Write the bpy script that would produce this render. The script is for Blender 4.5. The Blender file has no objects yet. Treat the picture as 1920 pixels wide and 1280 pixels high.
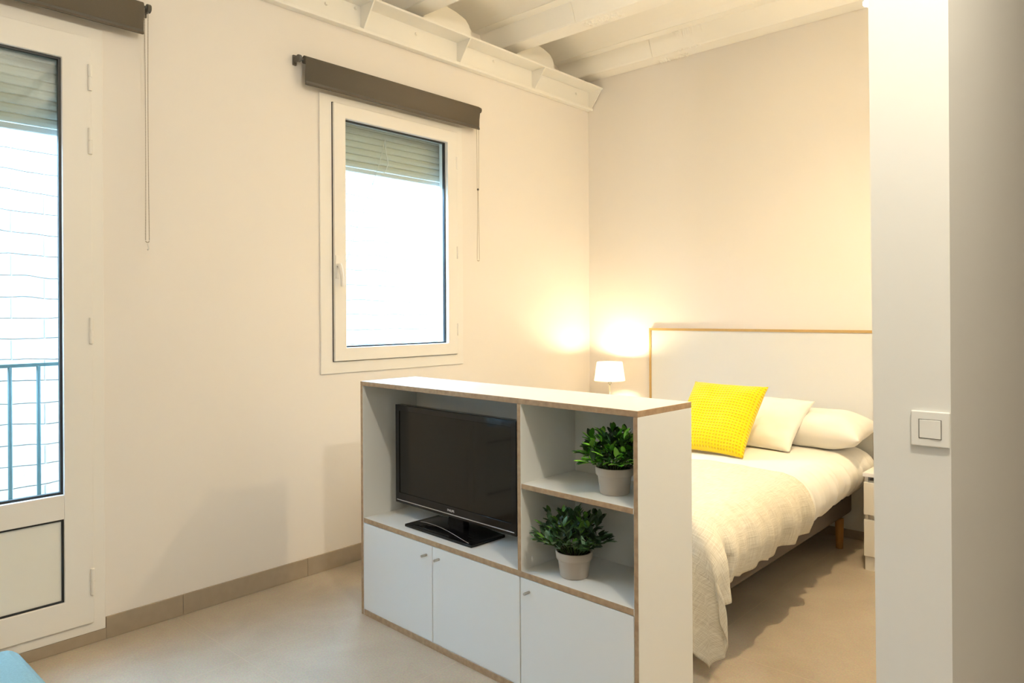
import bpy, bmesh, math, random
from mathutils import Vector, Matrix, noise
random.seed(7)
SC = bpy.context.scene
COL = SC.collection
PI = math.pi

# ------------------------------------------------------------------ helpers
def link(o, parent=None):
    COL.objects.link(o)
    if parent is not None:
        o.parent = parent
    return o

def tag(o, label=None, cat=None, group=None, kind=None):
    if label: o['label'] = label
    if cat: o['category'] = cat
    if group: o['group'] = group
    if kind: o['kind'] = kind
    return o

def thing(name, label, cat, loc=(0, 0, 0), rotz=0.0, group=None, kind=None):
    o = bpy.data.objects.new(name, None)
    o.empty_display_size = 0.1
    link(o)
    o.location = loc
    o.rotation_euler = (0, 0, rotz)
    return tag(o, label, cat, group, kind)

def obj(name, bm, mats, parent=None, smooth=False, bevel=0.0, segs=2, loc=None, auto=None):
    me = bpy.data.meshes.new(name)
    bmesh.ops.recalc_face_normals(bm, faces=bm.faces)
    bm.to_mesh(me)
    bm.free()
    if not isinstance(mats, (list, tuple)):
        mats = [mats]
    for m in mats:
        me.materials.append(m)
    if smooth:
        for p in me.polygons: p.use_smooth = True
    o = bpy.data.objects.new(name, me)
    link(o, parent)
    if loc is not None: o.location = loc
    if bevel > 0:
        md = o.modifiers.new('bevel', 'BEVEL')
        md.width = bevel; md.segments = segs; md.limit_method = 'ANGLE'; md.angle_limit = math.radians(40)
        md.harden_normals = False
    return o

def box(bm, x0, x1, y0, y1, z0, z1, mi=0):
    vs = [bm.verts.new(p) for p in ((x0,y0,z0),(x1,y0,z0),(x1,y1,z0),(x0,y1,z0),(x0,y0,z1),(x1,y0,z1),(x1,y1,z1),(x0,y1,z1))]
    fs = []
    for idx in ((0,3,2,1),(4,5,6,7),(0,1,5,4),(1,2,6,5),(2,3,7,6),(3,0,4,7)):
        f = bm.faces.new([vs[i] for i in idx]); f.material_index = mi; fs.append(f)
    return fs   # bottom, top, -y, +x, +y, -x

def boxbm(*a):
    bm = bmesh.new(); box(bm, *a); return bm

def ring_frame(bm, y0, y1, z0, z1, w, x0, x1):
    """rectangular frame lying in the YZ plane: outer size, bar width w (l, r, b, t), depth x0..x1"""
    if not isinstance(w, (tuple, list)): w = (w, w, w, w)
    out = [(y0,z0),(y1,z0),(y1,z1),(y0,z1)]
    inn = [(y0+w[0],z0+w[2]),(y1-w[1],z0+w[2]),(y1-w[1],z1-w[3]),(y0+w[0],z1-w[3])]
    V = {}
    for nm, pts in (('o',out),('i',inn)):
        for xi, x in enumerate((x0,x1)):
            V[nm,xi] = [bm.verts.new((x,y,z)) for y,z in pts]
    for i in range(4):
        j = (i+1) % 4
        for a in (0,1):
            bm.faces.new((V['o',a][i],V['o',a][j],V['i',a][j],V['i',a][i]))
        bm.faces.new((V['o',0][i],V['o',0][j],V['o',1][j],V['o',1][i]))
        bm.faces.new((V['i',0][i],V['i',0][j],V['i',1][j],V['i',1][i]))

def lathe(bm, prof, segs=32, cx=0, cy=0, cap=True):
    rings = []
    for r, z in prof:
        rings.append([bm.verts.new((cx+r*math.cos(2*PI*k/segs), cy+r*math.sin(2*PI*k/segs), z)) for k in range(segs)])
    for a, b in zip(rings, rings[1:]):
        for k in range(segs):
            bm.faces.new((a[k],a[(k+1)%segs],b[(k+1)%segs],b[k]))
    if cap:
        bm.faces.new(rings[0][::-1]); bm.faces.new(rings[-1])
    return rings

def tube(bm, pts, r, segs=8, cap=True):
    pts = [Vector(p) for p in pts]
    rings = []
    prev = None
    for i, p in enumerate(pts):
        if i == 0: d = pts[1]-p
        elif i == len(pts)-1: d = p-pts[i-1]
        else: d = pts[i+1]-pts[i-1]
        d.normalize()
        if prev is None:
            up = Vector((0,0,1)) if abs(d.z) < 0.9 else Vector((1,0,0))
            a = d.cross(up).normalized()
        else:
            a = (prev - d*prev.dot(d)).normalized()
        b = d.cross(a); prev = a
        rr = r[i] if isinstance(r,(list,tuple)) else r
        rings.append([bm.verts.new(p + (a*math.cos(2*PI*k/segs)+b*math.sin(2*PI*k/segs))*rr) for k in range(segs)])
    for a, b in zip(rings, rings[1:]):
        for k in range(segs):
            bm.faces.new((a[k],a[(k+1)%segs],b[(k+1)%segs],b[k]))
    if cap:
        bm.faces.new(rings[0][::-1]); bm.faces.new(rings[-1])

def ball(bm, c, r, n=1):
    m = Matrix.Translation(c)
    bmesh.ops.create_icosphere(bm, subdivisions=n, radius=r, matrix=m)

def grid_surface(bm, nu, nv, fn, uvfn=None):
    uvl = bm.loops.layers.uv.new('UVMap') if uvfn else None
    V = [[bm.verts.new(fn(i/(nu-1), j/(nv-1))) for j in range(nv)] for i in range(nu)]
    for i in range(nu-1):
        for j in range(nv-1):
            f = bm.faces.new((V[i][j],V[i+1][j],V[i+1][j+1],V[i][j+1]))
            if uvl:
                for l,(a,b) in zip(f.loops,((i,j),(i+1,j),(i+1,j+1),(i,j+1))):
                    l[uvl].uv = uvfn(a/(nu-1), b/(nv-1))
    return V

# ------------------------------------------------------------------ materials
class NT:
    def __init__(s, name):
        s.m = bpy.data.materials.new(name); s.m.use_nodes = True
        s.t = s.m.node_tree; s.t.nodes.clear()
        s.out = s.n('ShaderNodeOutputMaterial')
    def n(s, typ, **kw):
        nd = s.t.nodes.new(typ)
        for k, v in kw.items():
            if k.startswith('i_'):
                nd.inputs[k[2:].replace('_',' ')].default_value = v
            else: setattr(nd, k, v)
        return nd
    def l(s, a, ao, b, bi): s.t.links.new(a.outputs[ao], b.inputs[bi]); return b

def rgba(c): return (c[0], c[1], c[2], 1)

def pbr(name, col, rough=0.5, spec=0.5, metal=0.0, noise_amt=0.0, noise_scale=20.0, bump=0.0, bump_scale=60.0, stretch=None, coat=0.0):
    k = NT(name)
    p = k.n('ShaderNodeBsdfPrincipled')
    p.inputs['Base Color'].default_value = rgba(col)
    p.inputs['Roughness'].default_value = rough
    p.inputs['Specular IOR Level'].default_value = spec
    p.inputs['Metallic'].default_value = metal
    p.inputs['Coat Weight'].default_value = coat
    k.l(p, 0, k.out, 0)
    tc = k.n('ShaderNodeTexCoord')
    src = tc; so = 'Object'
    if stretch:
        mp = k.n('ShaderNodeMapping'); mp.inputs['Scale'].default_value = stretch
        k.l(tc, 'Object', mp, 'Vector'); src = mp; so = 'Vector'
    if noise_amt > 0:
        nz = k.n('ShaderNodeTexNoise'); nz.inputs['Scale'].default_value = noise_scale; nz.inputs['Detail'].default_value = 5
        k.l(src, so, nz, 'Vector')
        mx = k.n('ShaderNodeMix', data_type='RGBA')
        mx.inputs['A'].default_value = rgba([c*(1-noise_amt) for c in col])
        mx.inputs['B'].default_value = rgba([min(1, c*(1+noise_amt)) for c in col])
        k.l(nz, 'Fac', mx, 'Factor'); k.l(mx, 'Result', p, 'Base Color')
    if bump > 0:
        nb = k.n('ShaderNodeTexNoise'); nb.inputs['Scale'].default_value = bump_scale; nb.inputs['Detail'].default_value = 4
        k.l(src, so, nb, 'Vector')
        b = k.n('ShaderNodeBump'); b.inputs['Strength'].default_value = bump; b.inputs['Distance'].default_value = 0.01
        k.l(nb, 'Fac', b, 'Height'); k.l(b, 'Normal', p, 'Normal')
    k.p = p
    return k.m

def ply_mat():
    k = NT('plywood_edge')
    p = k.n('ShaderNodeBsdfPrincipled'); p.inputs['Roughness'].default_value = 0.55
    tc = k.n('ShaderNodeTexCoord')
    mp = k.n('ShaderNodeMapping'); mp.inputs['Scale'].default_value = (6, 6, 6)
    k.l(tc, 'Object', mp, 'Vector')
    nz = k.n('ShaderNodeTexNoise'); nz.inputs['Scale'].default_value = 8; nz.inputs['Detail'].default_value = 6
    k.l(mp, 'Vector', nz, 'Vector')
    cr = k.n('ShaderNodeValToRGB')
    cr.color_ramp.elements[0].position = 0.3; cr.color_ramp.elements[0].color = (0.30, 0.185, 0.10, 1)
    cr.color_ramp.elements[1].position = 0.7; cr.color_ramp.elements[1].color = (0.43, 0.29, 0.165, 1)
    k.l(nz, 'Fac', cr, 'Fac'); k.l(cr, 'Color', p, 'Base Color')
    k.l(p, 0, k.out, 0)
    return k.m

def floor_mat():
    k = NT('porcelain_tile')
    p = k.n('ShaderNodeBsdfPrincipled'); p.inputs['Roughness'].default_value = 0.42; p.inputs['Specular IOR Level'].default_value = 0.45
    tc = k.n('ShaderNodeTexCoord')
    mp = k.n('ShaderNodeMapping'); mp.inputs['Location'].default_value = (1.493, -1.491, 0)
    k.l(tc, 'Object', mp, 'Vector')
    br = k.n('ShaderNodeTexBrick'); br.offset = 0.0; br.squash = 1.0
    br.inputs['Scale'].default_value = 1.0
    br.inputs['Brick Width'].default_value = 0.692; br.inputs['Row Height'].default_value = 1.384
    br.inputs['Mortar Size'].default_value = 0.0016; br.inputs['Mortar Smooth'].default_value = 0.3; br.inputs['Bias'].default_value = 0
    k.l(mp, 'Vector', br, 'Vector')
    n1 = k.n('ShaderNodeTexNoise'); n1.inputs['Scale'].default_value = 3.2; n1.inputs['Detail'].default_value = 9; n1.inputs['Roughness'].default_value = 0.62; n1.inputs['Distortion'].default_value = 0.6
    k.l(tc, 'Object', n1, 'Vector')
    cr = k.n('ShaderNodeValToRGB')
    cr.color_ramp.elements[0].position = 0.3; cr.color_ramp.elements[0].color = (0.385, 0.318, 0.238, 1)
    cr.color_ramp.elements[1].position = 0.7; cr.color_ramp.elements[1].color = (0.465, 0.395, 0.305, 1)
    k.l(n1, 'Fac', cr, 'Fac')
    n2 = k.n('ShaderNodeTexNoise'); n2.inputs['Scale'].default_value = 140; n2.inputs['Detail'].default_value = 3
    k.l(tc, 'Object', n2, 'Vector')
    m0 = k.n('ShaderNodeMix', data_type='RGBA', blend_type='OVERLAY'); m0.inputs['Factor'].default_value = 0.32
    k.l(cr, 'Color', m0, 'A'); k.l(n2, 'Color', m0, 'B')
    hs = k.n('ShaderNodeHueSaturation'); hs.inputs['Saturation'].default_value = 0.9
    k.l(m0, 'Result', hs, 'Color')
    m1 = k.n('ShaderNodeMix', data_type='RGBA'); m1.inputs['B'].default_value = (0.49, 0.41, 0.31, 1)
    k.l(br, 'Fac', m1, 'Factor'); k.l(hs, 'Color', m1, 'A'); k.l(m1, 'Result', p, 'Base Color')
    bp = k.n('ShaderNodeBump', invert=True); bp.inputs['Strength'].default_value = 0.25; bp.inputs['Distance'].default_value = 0.002
    k.l(br, 'Fac', bp, 'Height'); k.l(bp, 'Normal', p, 'Normal')
    k.l(p, 0, k.out, 0)
    return k.m

def brick_mat():
    k = NT('white_painted_brick')
    p = k.n('ShaderNodeBsdfPrincipled'); p.inputs['Roughness'].default_value = 0.85
    tc = k.n('ShaderNodeTexCoord')
    mp = k.n('ShaderNodeMapping'); mp.inputs['Rotation'].default_value = (0, PI/2, PI/2)
    sx = k.n('ShaderNodeSeparateXYZ'); k.l(tc, 'Object', sx, 'Vector')
    nz0 = k.n('ShaderNodeTexNoise'); nz0.inputs['Scale'].default_value = 2.5; k.l(tc, 'Object', nz0, 'Vector')
    ma = k.n('ShaderNodeMath', operation='MULTIPLY_ADD'); ma.inputs[1].default_value = 0.07
    k.l(nz0, 'Fac', ma, 0); k.l(sx, 'Z', ma, 2)
    cx = k.n('ShaderNodeCombineXYZ'); k.l(sx, 'Y', cx, 'X'); k.l(ma, 'Value', cx, 'Y')
    br = k.n('ShaderNodeTexBrick'); br.offset = 0.5
    br.inputs['Scale'].default_value = 1.0; br.inputs['Brick Width'].default_value = 0.33; br.inputs['Row Height'].default_value = 0.122
    br.inputs['Mortar Size'].default_value = 0.006; br.inputs['Mortar Smooth'].default_value = 0.9
    k.l(cx, 'Vector', br, 'Vector')
    mx = k.n('ShaderNodeMix', data_type='RGBA'); mx.inputs['A'].default_value = (0.35, 0.305, 0.265, 1); mx.inputs['B'].default_value = (0.27, 0.205, 0.165, 1)
    k.l(br, 'Fac', mx, 'Factor'); k.l(mx, 'Result', p, 'Base Color')
    nz = k.n('ShaderNodeTexNoise'); nz.inputs['Scale'].default_value = 14; nz.inputs['Detail'].default_value = 6; k.l(tc, 'Object', nz, 'Vector')
    ad = k.n('ShaderNodeMath', operation='MULTIPLY_ADD'); ad.inputs[1].default_value = -0.35
    k.l(nz, 'Fac', ad, 0); k.l(br, 'Fac', ad, 2)
    b = k.n('ShaderNodeBump', invert=True); b.inputs['Strength'].default_value = 0.8; b.inputs['Distance'].default_value = 0.02
    k.l(ad, 'Value', b, 'Height'); k.l(b, 'Normal', p, 'Normal')
    k.l(p, 0, k.out, 0)
    return k.m

def glass_mat():
    k = NT('window_glass')
    gm = k.n('ShaderNodeNewGeometry')
    ior = k.n('ShaderNodeMapRange'); ior.inputs['To Min'].default_value = 1.5; ior.inputs['To Max'].default_value = 1/1.5
    k.l(gm, 'Backfacing', ior, 'Value')
    fr = k.n('ShaderNodeFresnel'); k.l(ior, 'Result', fr, 'IOR')
    m2 = k.n('ShaderNodeMath', operation='MULTIPLY'); m2.inputs[1].default_value = 1.0
    k.l(fr, 'Fac', m2, 0)
    t = k.n('ShaderNodeBsdfTransparent'); t.inputs['Color'].default_value = (0.93, 0.97, 0.96, 1)
    g = k.n('ShaderNodeBsdfGlossy'); g.inputs['Roughness'].default_value = 0.0; g.inputs['Color'].default_value = (1, 1, 1, 1)
    mx = k.n('ShaderNodeMixShader')
    k.l(m2, 'Value', mx, 0); k.l(t, 0, mx, 1); k.l(g, 0, mx, 2); k.l(mx, 0, k.out, 0)
    return k.m

def waffle_mat(name, col_hi, col_lo, scale):
    k = NT(name)
    p = k.n('ShaderNodeBsdfPrincipled'); p.inputs['Roughness'].default_value = 0.9; p.inputs['Specular IOR Level'].default_value = 0.15
    p.inputs['Sheen Weight'].default_value = 0.3
    tc = k.n('ShaderNodeTexCoord')
    sx = k.n('ShaderNodeSeparateXYZ'); k.l(tc, 'UV', sx, 'Vector')
    outs = []
    for ax in ('X', 'Y'):
        m = k.n('ShaderNodeMath', operation='MULTIPLY'); m.inputs[1].default_value = scale*2*PI; k.l(sx, ax, m, 0)
        s = k.n('ShaderNodeMath', operation='SINE'); k.l(m, 'Value', s, 0); outs.append(s)
    mn = k.n('ShaderNodeMath', operation='MAXIMUM'); k.l(outs[0], 'Value', mn, 0); k.l(outs[1], 'Value', mn, 1)
    mr = k.n('ShaderNodeMapRange'); mr.inputs['From Min'].default_value = -1; mr.inputs['From Max'].default_value = 0.7
    k.l(mn, 'Value', mr, 'Value')
    mx = k.n('ShaderNodeMix', data_type='RGBA'); mx.inputs['A'].default_value = rgba(col_lo); mx.inputs['B'].default_value = rgba(col_hi)
    k.l(mr, 'Result', mx, 'Factor'); k.l(mx, 'Result', p, 'Base Color')
    b = k.n('ShaderNodeBump'); b.inputs['Strength'].default_value = 0.7; b.inputs['Distance'].default_value = 0.006
    k.l(mr, 'Result', b, 'Height'); k.l(b, 'Normal', p, 'Normal')
    k.l(p, 0, k.out, 0)
    return k.m

def weave_mat(name, c1, c2, su, sv):
    k = NT(name)
    p = k.n('ShaderNodeBsdfPrincipled'); p.inputs['Roughness'].default_value = 0.92; p.inputs['Specular IOR Level'].default_value = 0.1
    tc = k.n('ShaderNodeTexCoord')
    nz = []
    for s in ((su, sv*0.05, 1), (su*0.05, sv, 1)):
        mp = k.n('ShaderNodeMapping'); mp.inputs['Scale'].default_value = s; k.l(tc, 'UV', mp, 'Vector')
        n = k.n('ShaderNodeTexNoise'); n.inputs['Scale'].default_value = 1; n.inputs['Detail'].default_value = 3; k.l(mp, 'Vector', n, 'Vector'); nz.append(n)
    ad = k.n('ShaderNodeMath', operation='ADD'); k.l(nz[0], 'Fac', ad, 0); k.l(nz[1], 'Fac', ad, 1)
    mr = k.n('ShaderNodeMapRange'); mr.inputs['From Min'].default_value = 0.75; mr.inputs['From Max'].default_value = 1.25; k.l(ad, 'Value', mr, 'Value')
    mx = k.n('ShaderNodeMix', data_type='RGBA'); mx.inputs['A'].default_value = rgba(c1); mx.inputs['B'].default_value = rgba(c2)
    k.l(mr, 'Result', mx, 'Factor'); k.l(mx, 'Result', p, 'Base Color')
    b = k.n('ShaderNodeBump'); b.inputs['Strength'].default_value = 0.45; b.inputs['Distance'].default_value = 0.003
    k.l(mr, 'Result', b, 'Height'); k.l(b, 'Normal', p, 'Normal')
    k.l(p, 0, k.out, 0)
    return k.m

def leaf_mat():
    k = NT('leaf_green')
    p = k.n('ShaderNodeBsdfPrincipled'); p.inputs['Roughness'].default_value = 0.5
    oi = k.n('ShaderNodeVertexColor'); oi.layer_name = 'tone'
    k.l(oi, 'Color', p, 'Base Color'); k.l(p, 0, k.out, 0)
    return k.m

def shade_mat():
    k = NT('lamp_shade_fabric')
    d = k.n('ShaderNodeBsdfDiffuse'); d.inputs['Color'].default_value = (0.8, 0.74, 0.62, 1)
    t = k.n('ShaderNodeBsdfTranslucent'); t.inputs['Color'].default_value = (0.62, 0.52, 0.38, 1)
    mx = k.n('ShaderNodeMixShader'); mx.inputs[0].default_value = 0.5
    k.l(d, 0, mx, 1); k.l(t, 0, mx, 2); k.l(mx, 0, k.out, 0)
    return k.m

def emit_mat(name, col, s):
    k = NT(name); e = k.n('ShaderNodeEmission'); e.inputs['Color'].default_value = rgba(col); e.inputs['Strength'].default_value = s
    k.l(e, 0, k.out, 0); return k.m

M = dict(
    wall=pbr('wall_paint', (0.81, 0.772, 0.732), 0.75, 0.25, bump=0.05, bump_scale=9),
    walldark=pbr('bounce_darkened_wall', (0.38, 0.355, 0.32), 0.75, 0.25),  # tone of the unseen walls, darkened to cut bounce light from behind
    partition=pbr('partition_paint', (0.78, 0.775, 0.75), 0.75, 0.25, bump=0.05, bump_scale=9),
    ceil=pbr('ceiling_paint', (0.90, 0.88, 0.83), 0.7, 0.3, bump=0.12, bump_scale=14),
    ceil_rough=pbr('rough_ceiling_patch', (0.86, 0.84, 0.80), 0.7, 0.3, bump=1.0, bump_scale=70),
    steel=pbr('painted_steel', (0.88, 0.865, 0.82), 0.45, 0.4, bump=0.06, bump_scale=18),
    floor=floor_mat(),
    base=pbr('baseboard_tile', (0.36, 0.29, 0.21), 0.5, 0.4, noise_amt=0.1, noise_scale=26),
    upvc=pbr('white_frame', (0.82, 0.80, 0.765), 0.35, 0.4),
    panel=pbr('door_panel', (0.80, 0.80, 0.75), 0.4, 0.4),
    gasket=pbr('black_gasket', (0.012, 0.013, 0.016), 0.4, 0.5),
    glass=glass_mat(),
    brick=brick_mat(),
    blind=pbr('blind_fabric', (0.135, 0.115, 0.09), 0.85, 0.15, noise_amt=0.08, noise_scale=300),
    blindplastic=pbr('grey_plastic', (0.10, 0.09, 0.075), 0.45, 0.4),
    chain=pbr('bead_chain_grey', (0.33, 0.28, 0.22), 0.4, 0.5),
    clear=pbr('clear_plastic', (0.75, 0.73, 0.70), 0.2, 0.5),
    shutter=pbr('shutter_slats', (0.50, 0.49, 0.42), 0.55, 0.3),
    shutter_end=pbr('shutter_rail', (0.6, 0.61, 0.60), 0.5, 0.3),
    rail=pbr('grey_green_metal', (0.06, 0.10, 0.095), 0.5, 0.4),
    cord=pbr('cord', (0.62, 0.60, 0.55), 0.8, 0.1),
    white=pbr('white_laminate', (0.75, 0.755, 0.735), 0.38, 0.35),
    ply=ply_mat(),
    steelknob=pbr('brushed_steel', (0.55, 0.54, 0.52), 0.35, 0.5, metal=1.0),
    tvblack=pbr('tv_gloss_black', (0.006, 0.006, 0.007), 0.10, 0.32),
    tvscreen=pbr('tv_screen', (0.010, 0.009, 0.007), 0.06, 0.28),
    tvtrim=pbr('tv_silver_line', (0.55, 0.55, 0.57), 0.3, 0.5, metal=0.8),
    logo=pbr('logo_silver', (0.7, 0.7, 0.7), 0.3, 0.5, metal=0.3),
    pot=pbr('clay_pot', (0.50, 0.43, 0.36), 0.7, 0.3, noise_amt=0.07, noise_scale=7, stretch=(1, 1, 0.1)),
    soil=pbr('soil', (0.03, 0.025, 0.018), 0.95, 0.1, bump=1.0, bump_scale=120),
    leaf=leaf_mat(),
    stem=pbr('stem_green', (0.06, 0.10, 0.03), 0.7, 0.2),
    sheet=pbr('white_cotton', (0.83, 0.815, 0.78), 0.9, 0.1, bump=0.06, bump_scale=40),
    mattress=pbr('mattress_ticking', (0.78, 0.76, 0.72), 0.9, 0.1),
    throw=weave_mat('cream_woven', (0.60, 0.545, 0.44), (0.80, 0.755, 0.65), 260, 260),
    yellow=waffle_mat('yellow_waffle', (0.93, 0.67, 0.008), (0.74, 0.47, 0.004), 26),
    bedbase=pbr('grey_brown_fabric', (0.155, 0.125, 0.105), 0.95, 0.1, noise_amt=0.12, noise_scale=220),
    leg=pbr('oak_leg', (0.34, 0.17, 0.04), 0.5, 0.3, noise_amt=0.12, noise_scale=30, stretch=(1, 1, 0.1)),
    headedge=pbr('headboard_oak_edge', (0.52, 0.34, 0.13), 0.5, 0.3, noise_amt=0.1, noise_scale=20),
    nightstand=pbr('white_lacquer', (0.80, 0.775, 0.73), 0.4, 0.35),
    shade=shade_mat(),
    lampmetal=pbr('nickel', (0.62, 0.60, 0.56), 0.25, 0.5, metal=1.0),
    bulb=emit_mat('bulb_glow', (1.0, 0.80, 0.52), 8),
    spotglow=emit_mat('spot_glow', (1.0, 0.90, 0.74), 60),
    switch=pbr('switch_white', (0.83, 0.825, 0.80), 0.35, 0.4),
    teal=pbr('teal_fabric', (0.20, 0.305, 0.315), 0.95, 0.15, noise_amt=0.16, noise_scale=160, bump=0.25, bump_scale=400),
    darkwood=pbr('dark_wood', (0.10, 0.065, 0.04), 0.5, 0.3),
    ground=pbr('courtyard_concrete', (0.55, 0.54, 0.52), 0.9, 0.2, noise_amt=0.1, noise_scale=6),
)

# ------------------------------------------------------------------ camera
CAMH = 1.44
yaw, pitch, roll = 0.73426, 0.00072, -0.006
fwd = Vector((-math.sin(yaw)*math.cos(pitch), math.cos(yaw)*math.cos(pitch), math.sin(pitch)))
rt = Vector((math.cos(yaw), math.sin(yaw), 0)); up = rt.cross(fwd)
r2 = rt*math.cos(roll)+up*math.sin(roll); u2 = -rt*math.sin(roll)+up*math.cos(roll)
cam = bpy.data.cameras.new('camera'); co = bpy.data.objects.new('camera', cam); link(co)
co.matrix_world = Matrix(((r2.x,u2.x,-fwd.x,0),(r2.y,u2.y,-fwd.y,0),(r2.z,u2.z,-fwd.z,CAMH),(0,0,0,1)))
cam.sensor_fit = 'HORIZONTAL'; cam.sensor_width = 36; cam.lens = 1356.85/1920*36
cam.shift_y = -53.7/1920
cam.clip_start = 0.05
SC.camera = co

# ------------------------------------------------------------------ setting
W = -3.52; WO = -3.74; D = 4.851; XR = 2.3; YF = -2.6; ZC = 3.62

bm = boxbm(WO, XR+0.15, YF-0.15, D+0.15, -0.2, 0)
tag(obj('floor', bm, M['floor']), 'beige grey porcelain tile floor', 'floor', kind='structure')

DY0, DY1, DZ1 = -0.335, 1.160, 2.695       # door opening
NY0, NY1, NZ0, NZ1 = 2.315, 3.375, 1.125, 2.665    # window opening
bm = bmesh.new()
top = 3.62
box(bm, WO, W, YF, DY0, 0, top)
box(bm, WO, W, DY0, DY1, DZ1, top)
box(bm, WO, W, DY1, NY0, 0, 3.25)
box(bm, WO, W, DY1, 2.0, 3.25, top)
box(bm, WO, W, NY0, NY1, 0, NZ0)
box(bm, WO, W, NY0, NY1, NZ1, 3.25)
box(bm, WO, W, NY1, D, 0, 3.25)
box(bm, WO, WO+0.06, 2.0, D, 3.25, top)
bmesh.ops.remove_doubles(bm, verts=bm.verts, dist=1e-5)
tag(obj('wall_left', bm, M['wall']), 'off white plastered wall holding the glazed door and the window', 'wall', kind='structure')
tag(obj('wall_back', boxbm(WO, XR+0.15, D, D+0.15, 0, 3.9), M['wall']), 'cream lit plastered wall behind the headboard', 'wall', kind='structure')
tag(obj('wall_right', boxbm(XR, XR+0.15, YF-0.15, D, 0, 3.9), M['walldark']), 'plain wall on the far right of the room, out of the picture', 'wall', kind='structure')
tag(obj('wall_front', boxbm(WO, XR, YF-0.15, YF, 0, 3.9), M['walldark']), 'plain wall behind the camera', 'wall', kind='structure')

# partition with the light switch; its left edge leans a little
bm = bmesh.new()
pv = [(-0.524,1.9,0),(-0.365,1.9,0),(-0.365,D,0),(-0.524,D,0),(-0.543,1.9,3.6),(-0.365,1.9,3.6),(-0.365,D,3.6),(-0.543,D,3.6)]
vs = [bm.verts.new(p) for p in pv]
for idx in ((0,3,2,1),(4,5,6,7),(0,1,5,4),(1,2,6,5),(2,3,7,6),(3,0,4,7)): bm.faces.new([vs[i] for i in idx])
tag(obj('wall_partition', bm, M['partition']), 'white partition wall end on the right carrying the light switch', 'wall', kind='structure')

# --- ceiling: vault bays between joists
JY = [4.70, 3.795, 2.90, 2.0, 1.105, 0.21, -0.685, -1.58, -2.475]
JW = 0.15; JZ = 3.335; LEDGE = 3.458; SL = 0.05; LW = 0.080
bm = bmesh.new()
def bay(y0, y1):
    """y0: back face of the nearer joist, y1: front face of the further joist"""
    a0, a1 = y0+SL, y1-SL
    prof = [(a0-0.02, LEDGE+0.03), (a0, LEDGE+0.03), (a0+0.001, LEDGE+0.03)]
    n = 16
    b0, b1 = a0+0.02, a1-LW
    for i in range(n+1):
        t = i/n
        prof.append((b0+(b1-b0)*t, LEDGE+0.004+0.105*math.sin(PI*(0.12+0.88*t))**0.75))
    prof += [(a1-LW, LEDGE), (a1+0.02, LEDGE)]
    for (ya, za), (yb, zb) in zip(prof, prof[1:]):
        vs = [bm.verts.new(p) for p in ((WO-0.05, ya, za), (XR+0.15, ya, za), (XR+0.15, yb, zb), (WO-0.05, yb, zb))]
        bm.faces.new(vs)
for k in range(len(JY)-1):
    bay(JY[k+1]+JW, JY[k])
bmesh.ops.remove_doubles(bm, verts=bm.verts, dist=1e-5)
cb = obj('ceiling', bm, M['ceil'], smooth=False)
tag(cb, 'cream painted ceiling of shallow vaults between the joists', 'ceiling', kind='structure')
sb = boxbm(WO-0.1, XR+0.15, YF-0.15, D+0.15, 3.62, 3.9)
tag(obj('roof_slab', sb, M['ceil']), 'roof slab above the vaulted ceiling', 'roof', kind='structure')

ordn = ['nearest the headboard wall', 'second from the headboard wall, ending above the window blind', 'third from the headboard wall, cut by the top of the picture']
ROUGH = {0: [(-2.84, -2.58, 0.55, 1.0), (-2.62, -2.40, -0.2, 0.05)], 1: [(-2.83, -2.55, 0.15, 0.75)]}
SEAM = {0: -2.822, 1: -2.852}
for k, y in enumerate(JY):
    bm = bmesh.new()
    rnd = random.Random(31+k)
    xs = [WO-0.05+(XR+0.2-WO)*i/60 for i in range(61)]
    for r in ROUGH.get(k, []):
        n = int((r[1]-r[0])/0.007)
        xs += [r[0]+(r[1]-r[0])*i/n for i in range(n+1)]
    if k in SEAM: xs += [SEAM[k]-0.0035, SEAM[k], SEAM[k]+0.0035]
    xs = sorted(xs)
    nb = 14
    yb = y+JW-0.0005
    rows = []
    for x in xs:
        grv = 0.006 if k in SEAM and abs(x-SEAM[k]) < 1e-6 else 0
        pts = [(x, y-SL+grv, LEDGE+0.03), (x, y-SL+grv, LEDGE)]
        for f in (0.06, 0.5, 0.94):
            pts.append((x, y-SL*(1-f)+grv, LEDGE-(LEDGE-JZ)*f))
        for j in range(nb+1):
            f = j/nb
            d = 0
            for r in ROUGH.get(k, []):
                if r[0] <= x <= r[1] and r[2] <= f <= r[3]:
                    d = rnd.choice((0, 0, -0.006, 0.005, -0.011))*rnd.random()
            pts.append((x, y+0.004+(yb-y-0.008)*f, JZ+d))
        sb_ = 0 if k == 0 else SL
        pts += [(x, yb, JZ+0.006), (x, yb+sb_, LEDGE+0.03)]
        if k == 0:
            for r in ROUGH[0][1:]:
                if r[0] <= x <= r[1]:
                    pts[1] = (x, pts[1][1]-rnd.uniform(0, 0.008), pts[1][2]-rnd.uniform(-0.002, 0.007))
                    pts[2] = (x, pts[2][1]-rnd.uniform(0, 0.008), pts[2][2])
        rows.append([bm.verts.new(p) for p in pts])
    m = len(rows[0])
    for a, b in zip(rows, rows[1:]):
        for j in range(m):
            bm.faces.new((a[j], b[j], b[(j+1) % m], a[(j+1) % m]))
    bm.faces.new(rows[0]); bm.faces.new(rows[-1][::-1])
    if k < 3:
        lab = 'cream painted ceiling joist ' + ordn[k]
    else:
        lab = 'cream painted ceiling joist nearer than the top edge of the picture'
    o = obj('ceiling_joist', bm, M['ceil'])
    tag(o, lab, 'beam', group='ceiling joists')

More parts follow.
